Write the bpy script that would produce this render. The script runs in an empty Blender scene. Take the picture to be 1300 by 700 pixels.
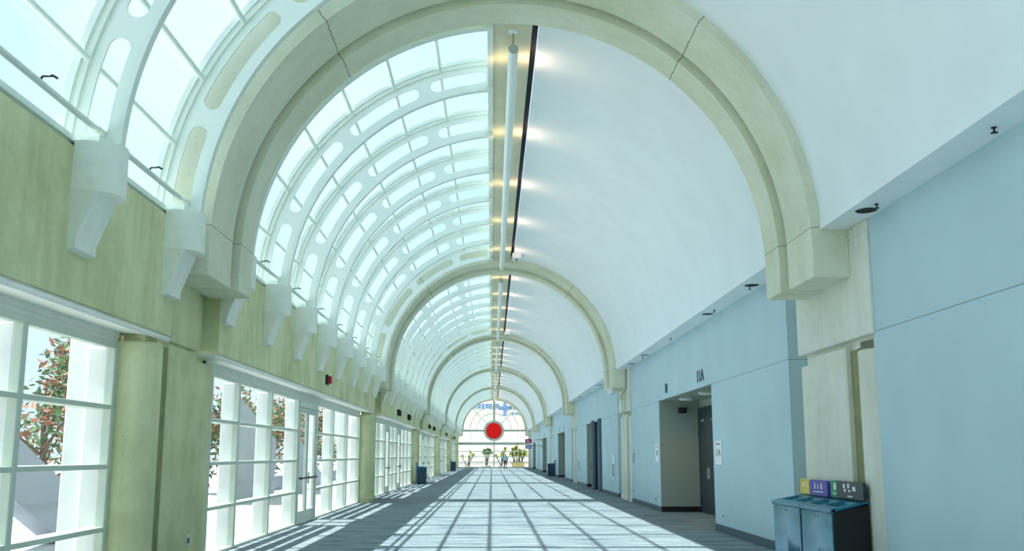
import bpy, math, random
from mathutils import Vector, Matrix
random.seed(7)
PI = math.pi
scene = bpy.context.scene
col = scene.collection
XC, ZC = 0.27, 4.46            # axis of the barrel vault
BAY = 23.03                    # distance from arch to arch
ARCH = 13.42                   # front of the first arch
RIB0, RIB = 12.93, BAY / 8
XR = 4.84                      # right wall
XB = -4.12                     # left concrete beam
XW = -4.53                     # left glazing
YEND = 130.66
YBACK = -2.2
ORD = ['zeroth', 'first', 'second', 'third', 'fourth', 'fifth', 'sixth', 'seventh', 'eighth', 'ninth', 'tenth']

# ------------------------------------------------------------------ materials
def newmat(name):
    m = bpy.data.materials.new(name); m.use_nodes = True
    return m, m.node_tree.nodes, m.node_tree.links, m.node_tree.nodes['Principled BSDF']
def plain(name, c, rough=.5, metal=0, var=.06, scale=6, bump=0, emit=None, spec=.5):
    m, n, l, b = newmat(name)
    tc = n.new('ShaderNodeTexCoord'); nz = n.new('ShaderNodeTexNoise')
    nz.inputs['Scale'].default_value = scale; nz.inputs['Detail'].default_value = 5
    l.new(tc.outputs['Object'], nz.inputs['Vector'])
    r = n.new('ShaderNodeValToRGB'); l.new(nz.outputs['Fac'], r.inputs['Fac'])
    r.color_ramp.elements[0].position = .3; r.color_ramp.elements[1].position = .7
    r.color_ramp.elements[0].color = (*[max(0, x * (1 - var)) for x in c], 1)
    r.color_ramp.elements[1].color = (*[min(1, x * (1 + var)) for x in c], 1)
    l.new(r.outputs['Color'], b.inputs['Base Color'])
    b.inputs['Roughness'].default_value = rough; b.inputs['Metallic'].default_value = metal
    b.inputs['Specular IOR Level'].default_value = spec
    if bump:
        bp = n.new('ShaderNodeBump'); bp.inputs['Strength'].default_value = bump; bp.inputs['Distance'].default_value = .02
        l.new(nz.outputs['Fac'], bp.inputs['Height']); l.new(bp.outputs['Normal'], b.inputs['Normal'])
    if emit:
        b.inputs['Emission Color'].default_value = (*c, 1); b.inputs['Emission Strength'].default_value = emit
    return m
def fineN(n, l, geo):
    q = n.new('ShaderNodeTexNoise'); q.inputs['Scale'].default_value = 9; q.inputs['Detail'].default_value = 3; l.new(geo.outputs['Position'], q.inputs['Vector'])
    return q.outputs['Fac']
def concrete(name, c, dark, runs=.35, joints=False):
    m, n, l, b = newmat(name)
    geo = n.new('ShaderNodeNewGeometry')
    big = n.new('ShaderNodeTexNoise'); big.inputs['Scale'].default_value = .9; big.inputs['Detail'].default_value = 8; big.inputs['Roughness'].default_value = .65
    l.new(geo.outputs['Position'], big.inputs['Vector'])
    r = n.new('ShaderNodeValToRGB'); l.new(big.outputs['Fac'], r.inputs['Fac'])
    r.color_ramp.elements[0].position = .33; r.color_ramp.elements[0].color = (*dark, 1)
    r.color_ramp.elements[1].position = .6; r.color_ramp.elements[1].color = (*c, 1)
    # vertical runs
    mp = n.new('ShaderNodeMapping'); mp.inputs['Scale'].default_value = (2.4, 2.4, .22); l.new(geo.outputs['Position'], mp.inputs['Vector'])
    st = n.new('ShaderNodeTexNoise'); st.inputs['Scale'].default_value = 2.; st.inputs['Detail'].default_value = 4; l.new(mp.outputs['Vector'], st.inputs['Vector'])
    r2 = n.new('ShaderNodeValToRGB'); l.new(st.outputs['Fac'], r2.inputs['Fac'])
    r2.color_ramp.elements[0].position = .3; r2.color_ramp.elements[0].color = (.72, .72, .62, 1)
    r2.color_ramp.elements[1].position = .52; r2.color_ramp.elements[1].color = (1, 1, 1, 1)
    mx = n.new('ShaderNodeMixRGB'); mx.blend_type = 'MULTIPLY'; mx.inputs['Fac'].default_value = runs
    l.new(r.outputs['Color'], mx.inputs['Color1']); l.new(r2.outputs['Color'], mx.inputs['Color2'])
    # pits
    vo = n.new('ShaderNodeTexVoronoi'); vo.inputs['Scale'].default_value = 15 if not joints else 9; l.new(geo.outputs['Position'], vo.inputs['Vector'])
    r3 = n.new('ShaderNodeValToRGB'); l.new(vo.outputs['Distance'], r3.inputs['Fac'])
    r3.color_ramp.elements[0].position = .06; r3.color_ramp.elements[0].color = (.42, .42, .37, 1)
    r3.color_ramp.elements[1].position = .10; r3.color_ramp.elements[1].color = (1, 1, 1, 1)
    mx2 = n.new('ShaderNodeMixRGB'); mx2.blend_type = 'MULTIPLY'; mx2.inputs['Fac'].default_value = .8
    l.new(mx.outputs['Color'], mx2.inputs['Color1']); l.new(r3.outputs['Color'], mx2.inputs['Color2'])
    last = mx2
    if joints:
        tc = n.new('ShaderNodeTexCoord'); sp = n.new('ShaderNodeSeparateXYZ'); l.new(tc.outputs['Object'], sp.inputs['Vector'])
        def mth(op, a, bv=None):
            q = n.new('ShaderNodeMath'); q.operation = op
            for i, t in enumerate((a, bv)):
                if t is None: continue
                if isinstance(t, (int, float)): q.inputs[i].default_value = t
                else: l.new(t, q.inputs[i])
            return q.outputs[0]
        ang = mth('ARCTAN2', mth('SUBTRACT', sp.outputs['X'], XC), mth('SUBTRACT', sp.outputs['Z'], ZC))
        wob = mth('MULTIPLY', mth('SUBTRACT', fineN(n, l, geo), .5), .012)
        d1 = mth('ABSOLUTE', mth('SUBTRACT', mth('ABSOLUTE', mth('ADD', ang, wob)), math.radians(40)))
        d2 = mth('ABSOLUTE', mth('SUBTRACT', mth('ABSOLUTE', ang), math.radians(87.6)))
        hit = mth('MAXIMUM', mth('LESS_THAN', d1, .0028), mth('LESS_THAN', d2, .0016))
        m3 = n.new('ShaderNodeMixRGB'); l.new(mth('MULTIPLY', hit, .65), m3.inputs['Fac']); l.new(mx2.outputs['Color'], m3.inputs['Color1']); m3.inputs['Color2'].default_value = (.16, .17, .09, 1); last = m3
    l.new(last.outputs['Color'], b.inputs['Base Color'])
    fine = n.new('ShaderNodeTexNoise'); fine.inputs['Scale'].default_value = 30; l.new(geo.outputs['Position'], fine.inputs['Vector'])
    bp = n.new('ShaderNodeBump'); bp.inputs['Strength'].default_value = .25; bp.inputs['Distance'].default_value = .01
    l.new(fine.outputs['Fac'], bp.inputs['Height']); l.new(bp.outputs['Normal'], b.inputs['Normal'])
    b.inputs['Roughness'].default_value = .85; b.inputs['Specular IOR Level'].default_value = .2
    return m
def wallpaint(name, c):
    m, n, l, b = newmat(name)
    geo = n.new('ShaderNodeNewGeometry'); sp = n.new('ShaderNodeSeparateXYZ'); l.new(geo.outputs['Position'], sp.inputs['Vector'])
    a = n.new('ShaderNodeMath'); a.operation = 'SUBTRACT'; a.inputs[1].default_value = 3.14; l.new(sp.outputs['Z'], a.inputs[0])
    ab = n.new('ShaderNodeMath'); ab.operation = 'ABSOLUTE'; l.new(a.outputs[0], ab.inputs[0])
    lt = n.new('ShaderNodeMath'); lt.operation = 'LESS_THAN'; lt.inputs[1].default_value = .007; l.new(ab.outputs[0], lt.inputs[0])
    nz = n.new('ShaderNodeTexNoise'); nz.inputs['Scale'].default_value = .8; nz.inputs['Detail'].default_value = 4; l.new(geo.outputs['Position'], nz.inputs['Vector'])
    r = n.new('ShaderNodeValToRGB'); l.new(nz.outputs['Fac'], r.inputs['Fac'])
    r.color_ramp.elements[0].position = .3; r.color_ramp.elements[0].color = (*[x * .95 for x in c], 1)
    r.color_ramp.elements[1].position = .7; r.color_ramp.elements[1].color = (*[x * 1.04 for x in c], 1)
    mx = n.new('ShaderNodeMixRGB'); l.new(lt.outputs[0], mx.inputs['Fac']); l.new(r.outputs['Color'], mx.inputs['Color1'])
    mx.inputs['Color2'].default_value = (.26, .34, .38, 1)
    l.new(mx.outputs['Color'], b.inputs['Base Color']); b.inputs['Roughness'].default_value = .6; b.inputs['Specular IOR Level'].default_value = .25
    return m
def carpet(name):
    m, n, l, b = newmat(name)
    geo = n.new('ShaderNodeNewGeometry')
    mp = n.new('ShaderNodeMapping'); mp.inputs['Scale'].default_value = (.5, 5.5, 1); l.new(geo.outputs['Position'], mp.inputs['Vector'])
    a = n.new('ShaderNodeTexNoise'); a.inputs['Scale'].default_value = 1.6; a.inputs['Detail'].default_value = 7; a.inputs['Roughness'].default_value = .7; l.new(mp.outputs['Vector'], a.inputs['Vector'])
    r = n.new('ShaderNodeValToRGB'); l.new(a.outputs['Fac'], r.inputs['Fac'])
    e = r.color_ramp.elements
    e[0].position = .38; e[0].color = (.03, .06, .10, 1); e[1].position = .60; e[1].color = (.31, .352, .345, 1)
    x = e.new(.47); x.color = (.20, .25, .27, 1)
    mp2 = n.new('ShaderNodeMapping'); mp2.inputs['Scale'].default_value = (7, 26, 1); l.new(geo.outputs['Position'], mp2.inputs['Vector'])
    f = n.new('ShaderNodeTexNoise'); f.inputs['Scale'].default_value = 2.; f.inputs['Detail'].default_value = 3; l.new(mp2.outputs['Vector'], f.inputs['Vector'])
    mx = n.new('ShaderNodeMixRGB'); mx.blend_type = 'OVERLAY'; mx.inputs['Fac'].default_value = .7
    l.new(r.outputs['Color'], mx.inputs['Color1']); l.new(f.outputs['Fac'], mx.inputs['Color2'])
    l.new(mx.outputs['Color'], b.inputs['Base Color']); b.inputs['Roughness'].default_value = .95; b.inputs['Specular IOR Level'].default_value = .1
    bp = n.new('ShaderNodeBump'); bp.inputs['Strength'].default_value = .3; bp.inputs['Distance'].default_value = .01
    l.new(f.outputs['Fac'], bp.inputs['Height']); l.new(bp.outputs['Normal'], b.inputs['Normal'])
    return m
def glassmat(name, tint, gloss=.06, milk=.0, milkc=(.9, .97, 1)):
    m = bpy.data.materials.new(name); m.use_nodes = True
    n, l = m.node_tree.nodes, m.node_tree.links
    n.remove(n['Principled BSDF']); out = n['Material Output']
    t = n.new('ShaderNodeBsdfTransparent'); t.inputs['Color'].default_value = (*tint, 1)
    g = n.new('ShaderNodeBsdfGlossy'); g.inputs['Roughness'].default_value = .03; g.inputs['Color'].default_value = (.9, .95, .95, 1)
    mx = n.new('ShaderNodeMixShader'); mx.inputs['Fac'].default_value = gloss
    l.new(t.outputs[0], mx.inputs[1]); l.new(g.outputs[0], mx.inputs[2]); last = mx
    if milk:
        d = n.new('ShaderNodeBsdfTranslucent'); d.inputs['Color'].default_value = (*milkc, 1)
        m2 = n.new('ShaderNodeMixShader'); m2.inputs['Fac'].default_value = milk
        l.new(mx.outputs[0], m2.inputs[1]); l.new(d.outputs[0], m2.inputs[2]); last = m2
    l.new(last.outputs[0], out.inputs['Surface'])
    return m
def leafmat(name, cols):
    m, n, l, b = newmat(name)
    g = n.new('ShaderNodeNewGeometry'); r = n.new('ShaderNodeValToRGB'); l.new(g.outputs['Random Per Island'], r.inputs['Fac'])
    e = r.color_ramp.elements
    e[0].color = (*cols[0], 1); e[0].position = 0; e[1].color = (*cols[-1], 1); e[1].position = 1
    for i, c in enumerate(cols[1:-1], 1): e.new(i / (len(cols) - 1)).color = (*c, 1)
    l.new(r.outputs['Color'], b.inputs['Base Color']); b.inputs['Roughness'].default_value = .6
    b.inputs['Subsurface Weight'].default_value = 0
    return m
M = dict(
    conc=concrete('olive_concrete', (.73, .745, .475), (.55, .565, .31)), concarch=concrete('olive_arch_concrete', (.78, .79, .64), (.67, .68, .50), .1, True),
    concw=concrete('pale_concrete', (.79, .79, .71), (.68, .69, .58), .25),
    grooveshade=plain('painted_groove_shade', (.26, .27, .13), .9, var=.2, scale=4),  # dark olive tone that paints the shade in the pier grooves
    vault=plain('white_vault_plaster', (.86, .91, .93), .75, var=.025, scale=1.2, spec=.2),
    ridge=plain('cream_ridge_panel', (.62, .60, .44), .6, var=.05, scale=2),
    wall=wallpaint('pale_blue_wall_paint', (.495, .655, .715)),
    recess=plain('recess_paint', (.36, .42, .36), .6, var=.03, scale=1),
    carpet=carpet('striped_carpet'),
    steel=plain('white_painted_steel', (.76, .82, .745), .4, var=.02, scale=3),
    brk=plain('white_bracket_paint', (.86, .88, .80), .55, var=.04, scale=5),
    frame=plain('grey_green_window_frame', (.58, .65, .56), .4, var=.03, scale=4),
    fascia=plain('pale_green_fascia', (.70, .75, .68), .6, var=.04, scale=3),
    soff=plain('white_soffit', (.88, .88, .84), .6, var=.04, scale=4),
    black=plain('black_slot', (.006, .006, .008), .7, var=.1),
    dark=plain('dark_metal', (.03, .035, .04), .4, .6),
    glass=glassmat('window_glass', (.95, .975, .98), .05),
    sky=glassmat('skylight_glass', (.91, .962, .98), .03, .03),
    endg=glassmat('end_window_glass', (.97, .97, .95), .03),
    base=plain('slate_baseboard', (.055, .10, .13), .5, var=.1),
    door=plain('charcoal_door', (.03, .045, .052), .45, var=.1),
    blued=plain('navy_door_panel', (.012, .045, .09), .45, var=.1),
    chrome=plain('chrome', (.75, .78, .8), .2, 1, var=.02),
    red=None,
    ringp=plain('grey_green_ring', (.55, .60, .52), .5, var=.03),
    teal=plain('teal_metal', (.045, .24, .37), .18, .4, var=.05, scale=1.2),
    tealin=plain('teal_lid', (.02, .20, .30), .3, .3, var=.1),
    bblack=plain('black_plastic', (.008, .009, .011), .5, var=.1),
    yellow=plain('yellow_sign', (.85, .60, .03), .45, var=.03),
    purple=plain('purple_sign', (.10, .06, .42), .45, var=.05),
    green=plain('green_sign', (.01, .33, .12), .45, var=.05),
    greys=plain('charcoal_sign', (.03, .042, .05), .45, var=.05),
    white=plain('white_print', (.85, .88, .9), .5, var=.02),
    ink=plain('dark_lettering', (.05, .09, .12), .5, var=.05),
    navy=plain('navy_bin', (.015, .05, .085), .35, .2, var=.1),
    blue=plain('blue_sign', (.02, .09, .42), .45, var=.03),
    crims=plain('crimson_sign', (.45, .03, .10), .45, var=.03),
    alarm=plain('red_alarm', (.65, .03, .04), .4, var=.03),
    tube=plain('tube_white', (.80, .87, .84), .35, var=.01),
    pave=plain('pale_paving', (.52, .51, .49), .85, var=.04, scale=.5),
    outc=plain('grey_outdoor_concrete', (.30, .34, .41), .8, var=.06, scale=1),
    fac=plain('cream_facade', (.93, .89, .80), .8, var=.02, scale=.2),
    facg=plain('blue_facade_glass', (.20, .36, .62), .15, .2, var=.15, scale=.4),
    bark=plain('brown_bark', (.16, .10, .06), .9, var=.3, scale=9, bump=.5),
    leafr=leafmat('red_tipped_leaves', [(.05, .11, .03), (.10, .19, .05), (.17, .26, .08), (.10, .2, .06), (.50, .14, .07), (.62, .25, .13)]),
    leafy=leafmat('yellow_green_leaves', [(.10, .22, .03), (.30, .42, .05), (.55, .58, .08), (.65, .45, .06)]),
    leafg=leafmat('spiky_green_leaves', [(.06, .16, .03), (.14, .30, .06), (.24, .38, .08), (.08, .2, .05)]),
    pot=plain('beige_planter', (.62, .56, .42), .8, var=.06, scale=4),
    poty=plain('ochre_planter', (.60, .52, .22), .8, var=.06, scale=4),
    soil=plain('soil', (.05, .035, .025), .95, var=.3, scale=12),
    skin=plain('skin', (.42, .24, .16), .6, var=.05), hair=plain('dark_hair', (.02, .016, .014), .7, var=.2, scale=30),
    jacket=plain('navy_jacket', (.02, .035, .07), .8, var=.15, scale=9), trous=plain('plum_trousers', (.06, .025, .04), .85, var=.15, scale=9),
    shoe=plain('black_shoe', (.012, .012, .014), .5), bag=plain('light_blue_bag', (.30, .62, .75), .7, var=.05),
)

def discmat():
    m, n, l, b = newmat('red_disc')
    b.inputs['Base Color'].default_value = (.88, .015, .022, 1); b.inputs['Roughness'].default_value = .45
    t = n.new('ShaderNodeBsdfTranslucent'); nz = n.new('ShaderNodeTexNoise'); nz.inputs['Scale'].default_value = 2
    r = n.new('ShaderNodeValToRGB'); l.new(nz.outputs['Fac'], r.inputs['Fac']); r.color_ramp.elements[0].color = (.95, .02, .03, 1); r.color_ramp.elements[1].color = (1, .03, .04, 1)
    l.new(r.outputs['Color'], t.inputs['Color'])
    x = n.new('ShaderNodeMixShader'); x.inputs['Fac'].default_value = .55
    l.new(b.outputs[0], x.inputs[1]); l.new(t.outputs[0], x.inputs[2]); l.new(x.outputs[0], n['Material Output'].inputs['Surface'])
    return m
M['red'] = discmat()
# ------------------------------------------------------------------ mesh helpers
class MB:
    def __init__(s): s.v = []; s.f = []; s.sm = []
    def add(s, vs, fs, smooth=False):
        o = len(s.v); s.v += [tuple(p) for p in vs]
        for f in fs: s.f.append(tuple(i + o for i in f)); s.sm.append(smooth)
        return s
    def box(s, x0, x1, y0, y1, z0, z1):
        vs = [(x, y, z) for x in (x0, x1) for y in (y0, y1) for z in (z0, z1)]
        return s.add(vs, [(0, 1, 3, 2), (4, 6, 7, 5), (0, 4, 5, 1), (2, 3, 7, 6), (0, 2, 6, 4), (1, 5, 7, 3)])
    def bbox(s, x0, x1, y0, y1, z0, z1, b=.02):
        # box with chamfered edges
        r = [(x0, x1), (y0, y1), (z0, z1)]; vs = []; idx = {}
        for ax in range(3):
            for sx in (0, 1):
                for sy in (0, 1):
                    for sz in (0, 1):
                        q = []
                        for k, sgn in enumerate((sx, sy, sz)):
                            val = r[k][sgn]
                            if k != ax: val += b if sgn == 0 else -b
                            q.append(val)
                        idx[(ax, sx, sy, sz)] = len(vs); vs.append(q)
        fs = []
        for ax in range(3):
            for sg in (0, 1):
                o = [k for k in range(3) if k != ax]; q = []
                for a, bb in ((0, 0), (1, 0), (1, 1), (0, 1)):
                    t = [0, 0, 0]; t[ax] = sg; t[o[0]] = a; t[o[1]] = bb; q.append(idx[(ax, *t)])
                fs.append(q)
        for ax in range(3):
            o = [k for k in range(3) if k != ax]
            for a in (0, 1):
                for bb in (0, 1):
                    q = []
                    for e, A in ((0, o[0]), (0, o[1]), (1, o[1]), (1, o[0])):
                        t = [0, 0, 0]; t[ax] = e; t[o[0]] = a; t[o[1]] = bb; q.append(idx[(A, *t)])
                    fs.append(q)
        for sx in (0, 1):
            for sy in (0, 1):
                for sz in (0, 1): fs.append([idx[(ax, sx, sy, sz)] for ax in range(3)])
        return s.add(vs, fs)
    def loft(s, rings, cap=True, smooth=False):
        n = len(rings[0]); vs = [p for r in rings for p in r]; fs = []
        for i in range(len(rings) - 1):
            for j in range(n):
                k = (j + 1) % n; fs.append((i * n + j, i * n + k, (i + 1) * n + k, (i + 1) * n + j))
        s.add(vs, fs, smooth)
        if cap: s.add(rings[0], [tuple(range(n))[::-1]]); s.add(rings[-1], [tuple(range(n))])
        return s
    def prism(s, pts, axis, a, b):
        def P(p, t):
            return {'x': (t, p[0], p[1]), 'y': (p[0], t, p[1]), 'z': (p[0], p[1], t)}[axis]
        return s.loft([[P(p, a) for p in pts], [P(p, b) for p in pts]])
    def tube(s, path, r, n=10, cap=True):
        path = [Vector(p) for p in path]; rs = r if isinstance(r, (list, tuple)) else [r] * len(path); rings = []
        up = None
        for i, p in enumerate(path):
            t = (path[min(i + 1, len(path) - 1)] - path[max(i - 1, 0)]).normalized()
            if up is None: up = Vector((0, 0, 1)) if abs(t.z) < .9 else Vector((1, 0, 0))
            a = t.cross(up).normalized(); b = a.cross(t).normalized(); up = b
            rings.append([p + rs[i] * (math.cos(2 * PI * k / n) * a + math.sin(2 * PI * k / n) * b) for k in range(n)])
        return s.loft(rings, cap, True)
    def lathe(s, prof, c=(0, 0, 0), n=20, axis='z', sx=1, sy=1):
        rings = []
        for r, z in prof:
            ring = []
            for k in range(n):
                a = 2 * PI * k / n; u, v = r * math.cos(a) * sx, r * math.sin(a) * sy
                p = {'z': (u, v, z), 'y': (u, z, v), 'x': (z, u, v)}[axis]
                ring.append((p[0] + c[0], p[1] + c[1], p[2] + c[2]))
            rings.append(ring)
        return s.loft(rings, True, True)
    def arcbar(s, R0, R1, y0, y1, a0, a1, n=48, c=(XC, ZC), left=True, smooth=True):
        # rectangular bar bent round the vault axis; angles from the left springing, degrees
        rings = []
        for i in range(n + 1):
            a = math.radians(a0 + (a1 - a0) * i / n); ca, sa = -math.cos(a), math.sin(a)
            rings.append([(c[0] + R * ca, y, c[1] + R * sa) for R, y in ((R0, y0), (R0, y1), (R1, y1), (R1, y0))])
        for j in range(4):
            k = (j + 1) % 4; vs = [p for r in rings for p in (r[j], r[k])]
            s.add(vs, [(2 * i, 2 * i + 1, 2 * i + 3, 2 * i + 2) for i in range(n)], smooth)
        s.add(rings[0], [(0, 1, 2, 3)]); s.add(rings[-1], [(3, 2, 1, 0)])
        return s
    def mesh(s, name):
        m = bpy.data.meshes.new(name); m.from_pydata(s.v, [], s.f)
        m.polygons.foreach_set('use_smooth', s.sm)
        import bmesh
        bm = bmesh.new(); bm.from_mesh(m); bmesh.ops.remove_doubles(bm, verts=bm.verts, dist=1e-5)
        bmesh.ops.recalc_face_normals(bm, faces=bm.faces); bm.to_mesh(m); bm.free()
        try: m.set_sharp_from_angle(angle=math.radians(35))
        except Exception: pass
        m.update(); return m
    def build(s, name, mat, parent=None, loc=None):
        me = s.mesh(name); me.materials.append(mat)
        o = bpy.data.objects.new(name, me); col.objects.link(o)
        if parent: o.parent = parent
        if loc is not None: o.location = loc
        return o
def empty(name, loc=(0, 0, 0), rz=0):
    o = bpy.data.objects.new(name, None); col.objects.link(o); o.location = loc; o.rotation_euler = (0, 0, rz); o.empty_display_size = .1
    return o
def tag(o, label=None, cat=None, group=None, kind=None):
    if label: o['label'] = label
    if cat: o['category'] = cat
    if group: o['group'] = group
    if kind: o['kind'] = kind
    return o
def struct(o, label=None):
    o['kind'] = 'structure'
    if label: o['label'] = label
    return o
def copytree(o, parent=None):
    c = o.copy(); col.objects.link(c)
    if parent is not None: c.parent = parent
    for ch in list(o.children): copytree(ch, c)
    return c
def text(name, body, size, mat, loc, rot, parent=None, depth=.01, sx=1.0):
    cu = bpy.data.curves.new(name + '_curve', 'FONT'); cu.body = body; cu.size = size; cu.extrude = depth
    cu.align_x = 'CENTER'; cu.align_y = 'CENTER'
    t = bpy.data.objects.new(name + '_tmp', cu); col.objects.link(t)
    dg = bpy.context.evaluated_depsgraph_get(); me = bpy.data.meshes.new_from_object(t.evaluated_get(dg))
    bpy.data.objects.remove(t); me.name = name; me.materials.clear(); me.materials.append(mat)
    for v in me.vertices: v.co.x *= sx
    o = bpy.data.objects.new(name, me); col.objects.link(o); o.location = loc; o.rotation_euler = rot
    if parent: o.parent = parent
    return o
FACE_LEFT = (PI / 2, 0, -PI / 2)      # lettering on the right wall, read from the corridor

# ------------------------------------------------------------------ setting
struct(MB().box(-4.62, 6.1, YBACK, YEND + .1, -.15, 0).build('floor', M['carpet']), 'long hall floor of striped grey carpet')
g = MB(); g.box(-160, -4.62, -60, 330, -.3, -.03); g.box(-4.62, 160, YEND + .1, 330, -.3, -.03)
struct(g.build('ground', M['pave']), 'sunlit pale paving outside the glass')
# arch positions and bays; bay k lies behind arch k (bay 0 is the near one)
def ab(k): return ARCH + BAY * k        # front of arch k+1
bays = []
for k in range(6):
    y0 = ab(k - 1) + 1.99; y1 = ab(k)
    bays.append((y0, y1))
# left beam
for k in range(6):
    y0 = ab(k - 1) + 2.02; y1 = ab(k) - .30
    if k == 0: y0 = YBACK
    struct(MB().box(-4.62, XB, y0, y1, 3.10, 4.60).build('wall_left', M['conc']), 'pitted olive concrete beam above the entrance glazing')
b = MB()
for k in range(6):
    y0 = ab(k - 1) + 1.95; y1 = ab(k) - .3
    if k == 0: y0 = YBACK
    pts = [(XB - .03, 3.10), (XB - .005, 3.05), (XB - .03, 3.02), (XB - .10, 3.045), (XW - .05, 3.06), (XW - .05, 3.10)]
    b.prism(pts, 'y', y0 + (.0 if k == 0 else -.0), y1 + .02)
struct(b.build('trim_1', M['soff']), 'white rounded soffit edge under the concrete beam')
b = MB()
for k in range(6):
    y0, y1 = bays[k]; y0 = max(y0, YBACK)
    b.box(-4.62, -4.16, y0, y1 - .02, 4.602, 4.70); b.box(-4.16, -4.12, y0, y1 - .02, 4.64, 4.70)
struct(b.build('trim_2', M['steel']), 'white steel sill along the skylight foot')
# right wall with niches and door recesses
b = MB(); rec = MB(); bb = MB(); rb = MB()
for k in range(6):
    b = MB(); rec = MB(); bb = MB(); rb = MB()
    y0 = ab(k - 1) + 3.21; y1 = ab(k) - .61
    if k == 0: y0 = YBACK
    if k == 0: b.box(XR, XR + .35, y0, y1, 0, 4.605); bb.box(XR - .015, XR, y0, y1, 0, .15)
    else:
        o0 = y0 + 5.97; o1 = o0 + 7.2; o1 = min(o1, y1 - 1)
        b.box(XR, XR + .35, y0, o0, 0, 4.605); b.box(XR, XR + .35, o1, y1, 0, 4.605); b.box(XR, XR + .35, o0, o1, 3.15, 4.605)
        bb.box(XR - .015, XR, y0, o0, 0, .15); bb.box(XR - .015, XR, o1, y1, 0, .15)
        bb.box(XR, XR + .36, y0 - .012, y0, 0, .15)
        rec.box(6.0, 6.2, o0 - .3, o1 + .3, 0, 3.6); rec.box(XR + .005, 6.0, o0 - .2, o0 + .012, 0, 3.15); rec.box(XR + .005, 6.0, o1 - .012, o1 + .2, 0, 3.15)
        rec.box(XR + .005, 6.0, o0 - .2, o1 + .2, 3.138, 3.3)
        rb.box(5.985, 6.0, o0, o1, 0, .15); rb.box(XR + .004, 5.985, o1 - .024, o1 - .01, 0, .15); rb.box(XR + .004, 5.985, o0 + .01, o0 + .024, 0, .15)
    struct(b.build('wall_right', M['wall']), 'pale blue painted wall with tall door recesses')
    if k: struct(rec.build('wall_recess', M['recess']), 'grey green walls inside the door recesses')
    struct(bb.build('baseboard_right', M['base']), 'slate blue baseboard along the right wall')
    if k: struct(rb.build('baseboard_recess', M['bblack']), 'black baseboard inside the door recesses')
# niche backs behind the right piers
for k in range(6): struct(MB().box(XR + .36, XR + .6, ab(k) - .9, ab(k) + 3.6, 0, 4.6).build('wall_niche', M['concw']), 'concrete wall behind the right piers')
# soffit ledge and vault
b = MB(); v = MB(); rp = MB(); sl = MB(); rbm = MB()
for k in range(6):
    y0, y1 = bays[k]; y0 = max(y0, YBACK)
    b.box(4.425, 5.3, y0, y1, 4.605, 4.75)
    a0 = 180 - 2.1; a1 = math.degrees(math.acos((.76 - XC) / 4.17)); a1 = 180 - a1
    v.arcbar(4.17, 4.75, y0, y1, a0, a1, 64)
    rp.box(-.03, .65, y0, y1, 8.62, 9.2)
    sl.box(.65, .76, y0, y1, 8.72, 9.2)
    rbm.box(-.06, -.03, y0, y1, 8.60, 9.2); rbm.box(-.10, .0, y0, y1, 8.585, 8.615)
struct(b.build('ceiling_ledge', M['vault']), 'white plaster ledge between vault and right wall')
struct(v.build('ceiling', M['vault']), 'white plaster half of the barrel vault')
struct(rp.build('ceiling_ridge', M['ridge']), 'cream ridge panel at the crown of the vault')
struct(sl.build('trim_3', M['black']), 'black slot beside the ridge panel')
struct(rbm.build('trim_4', M['steel']), 'white steel edge beam at the top of the skylight')
# back wall behind the camera
struct(MB().box(-4.62, 6.2, YBACK - .3, YBACK, -.1, 9.4).build('wall_back', M['recess']), 'plain wall behind the viewer')

# ------------------------------------------------------------------ skylight (one window per bay)
PUR = [2.6 + 11.85 * i for i in range(7)]
def ribs_of(k):
    if k == 0: ys = [RIB0 - RIB * i for i in range(8)][::-1]
    else: ys = [RIB0 + BAY * (k - 1) + RIB * i for i in range(1, 9)]
    return ys
for k in range(6):
    y0, y1 = bays[k]; y0 = max(y0, YBACK)
    w = struct(empty('window_%d' % (k + 1), (0, y0, 0)), 'curved glass skylight over the ' + ('nearest bay' if k == 0 else 'bay behind the %s arch' % ORD[k]))
    gl = MB().arcbar(4.68, 4.695, 0, y1 - y0, 1.5, 86.0, 40).build('glass', M['sky'], w)
    for a in PUR:
        ca, sa = XC - 4.56 * math.cos(math.radians(a)), ZC + 4.56 * math.sin(math.radians(a))
        yy = [q - y0 for q in ribs_of(k) if q > y0]
        m = MB(); m.tube([(ca, yy[0] - .08, sa), (ca, yy[-1] + .04, sa)], .035, 10)
        m.build('purlin', M['steel'], w)
    for yr in ribs_of(k):
        if yr < y0: continue
        MB().arcbar(4.60, 4.675, yr - y0 - .10, yr - y0 + .10, 1.5, 86, 40).build('glazing_bar', M['steel'], w)

# ------------------------------------------------------------------ concrete arches
def make_arch(full=True):
    r = empty('concrete_arch')
    o = MB(); o.arcbar(4.03, 4.85, 0, 1.15, 0, 180, 96)
    o.build('outer_ring', M['concarch'], r)
    q = MB(); q.arcbar(4.22, 4.85, 1.14, 1.26, 0, 180, 96); q.build('groove', M['concarch'], r)
    i = MB(); i.arcbar(3.93, 4.85, 1.25, 1.99, 0, 180, 96)
    i.build('inner_ring', M['concarch'], r)
    for sgn in (-1, 1):
        q = MB()
        xo = XC + sgn * 4.03; xi = XC + sgn * 3.93; xe = 4.80 if sgn > 0 else XB - .165
        q.bbox(min(xo, xe), max(xo, xe), 0, 1.15, 3.95, 4.47, .012)
        xg = XC + sgn * 4.2; q.box(min(xg, xe), max(xg, xe), 1.14, 1.26, 3.94, 4.47)
        q.bbox(min(xi, xe), max(xi, xe), 1.25, 1.99, 3.93, 4.47, .012)
        q.build('foot_block', M['concarch'], r)
    return r
arch0 = make_arch()
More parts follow.
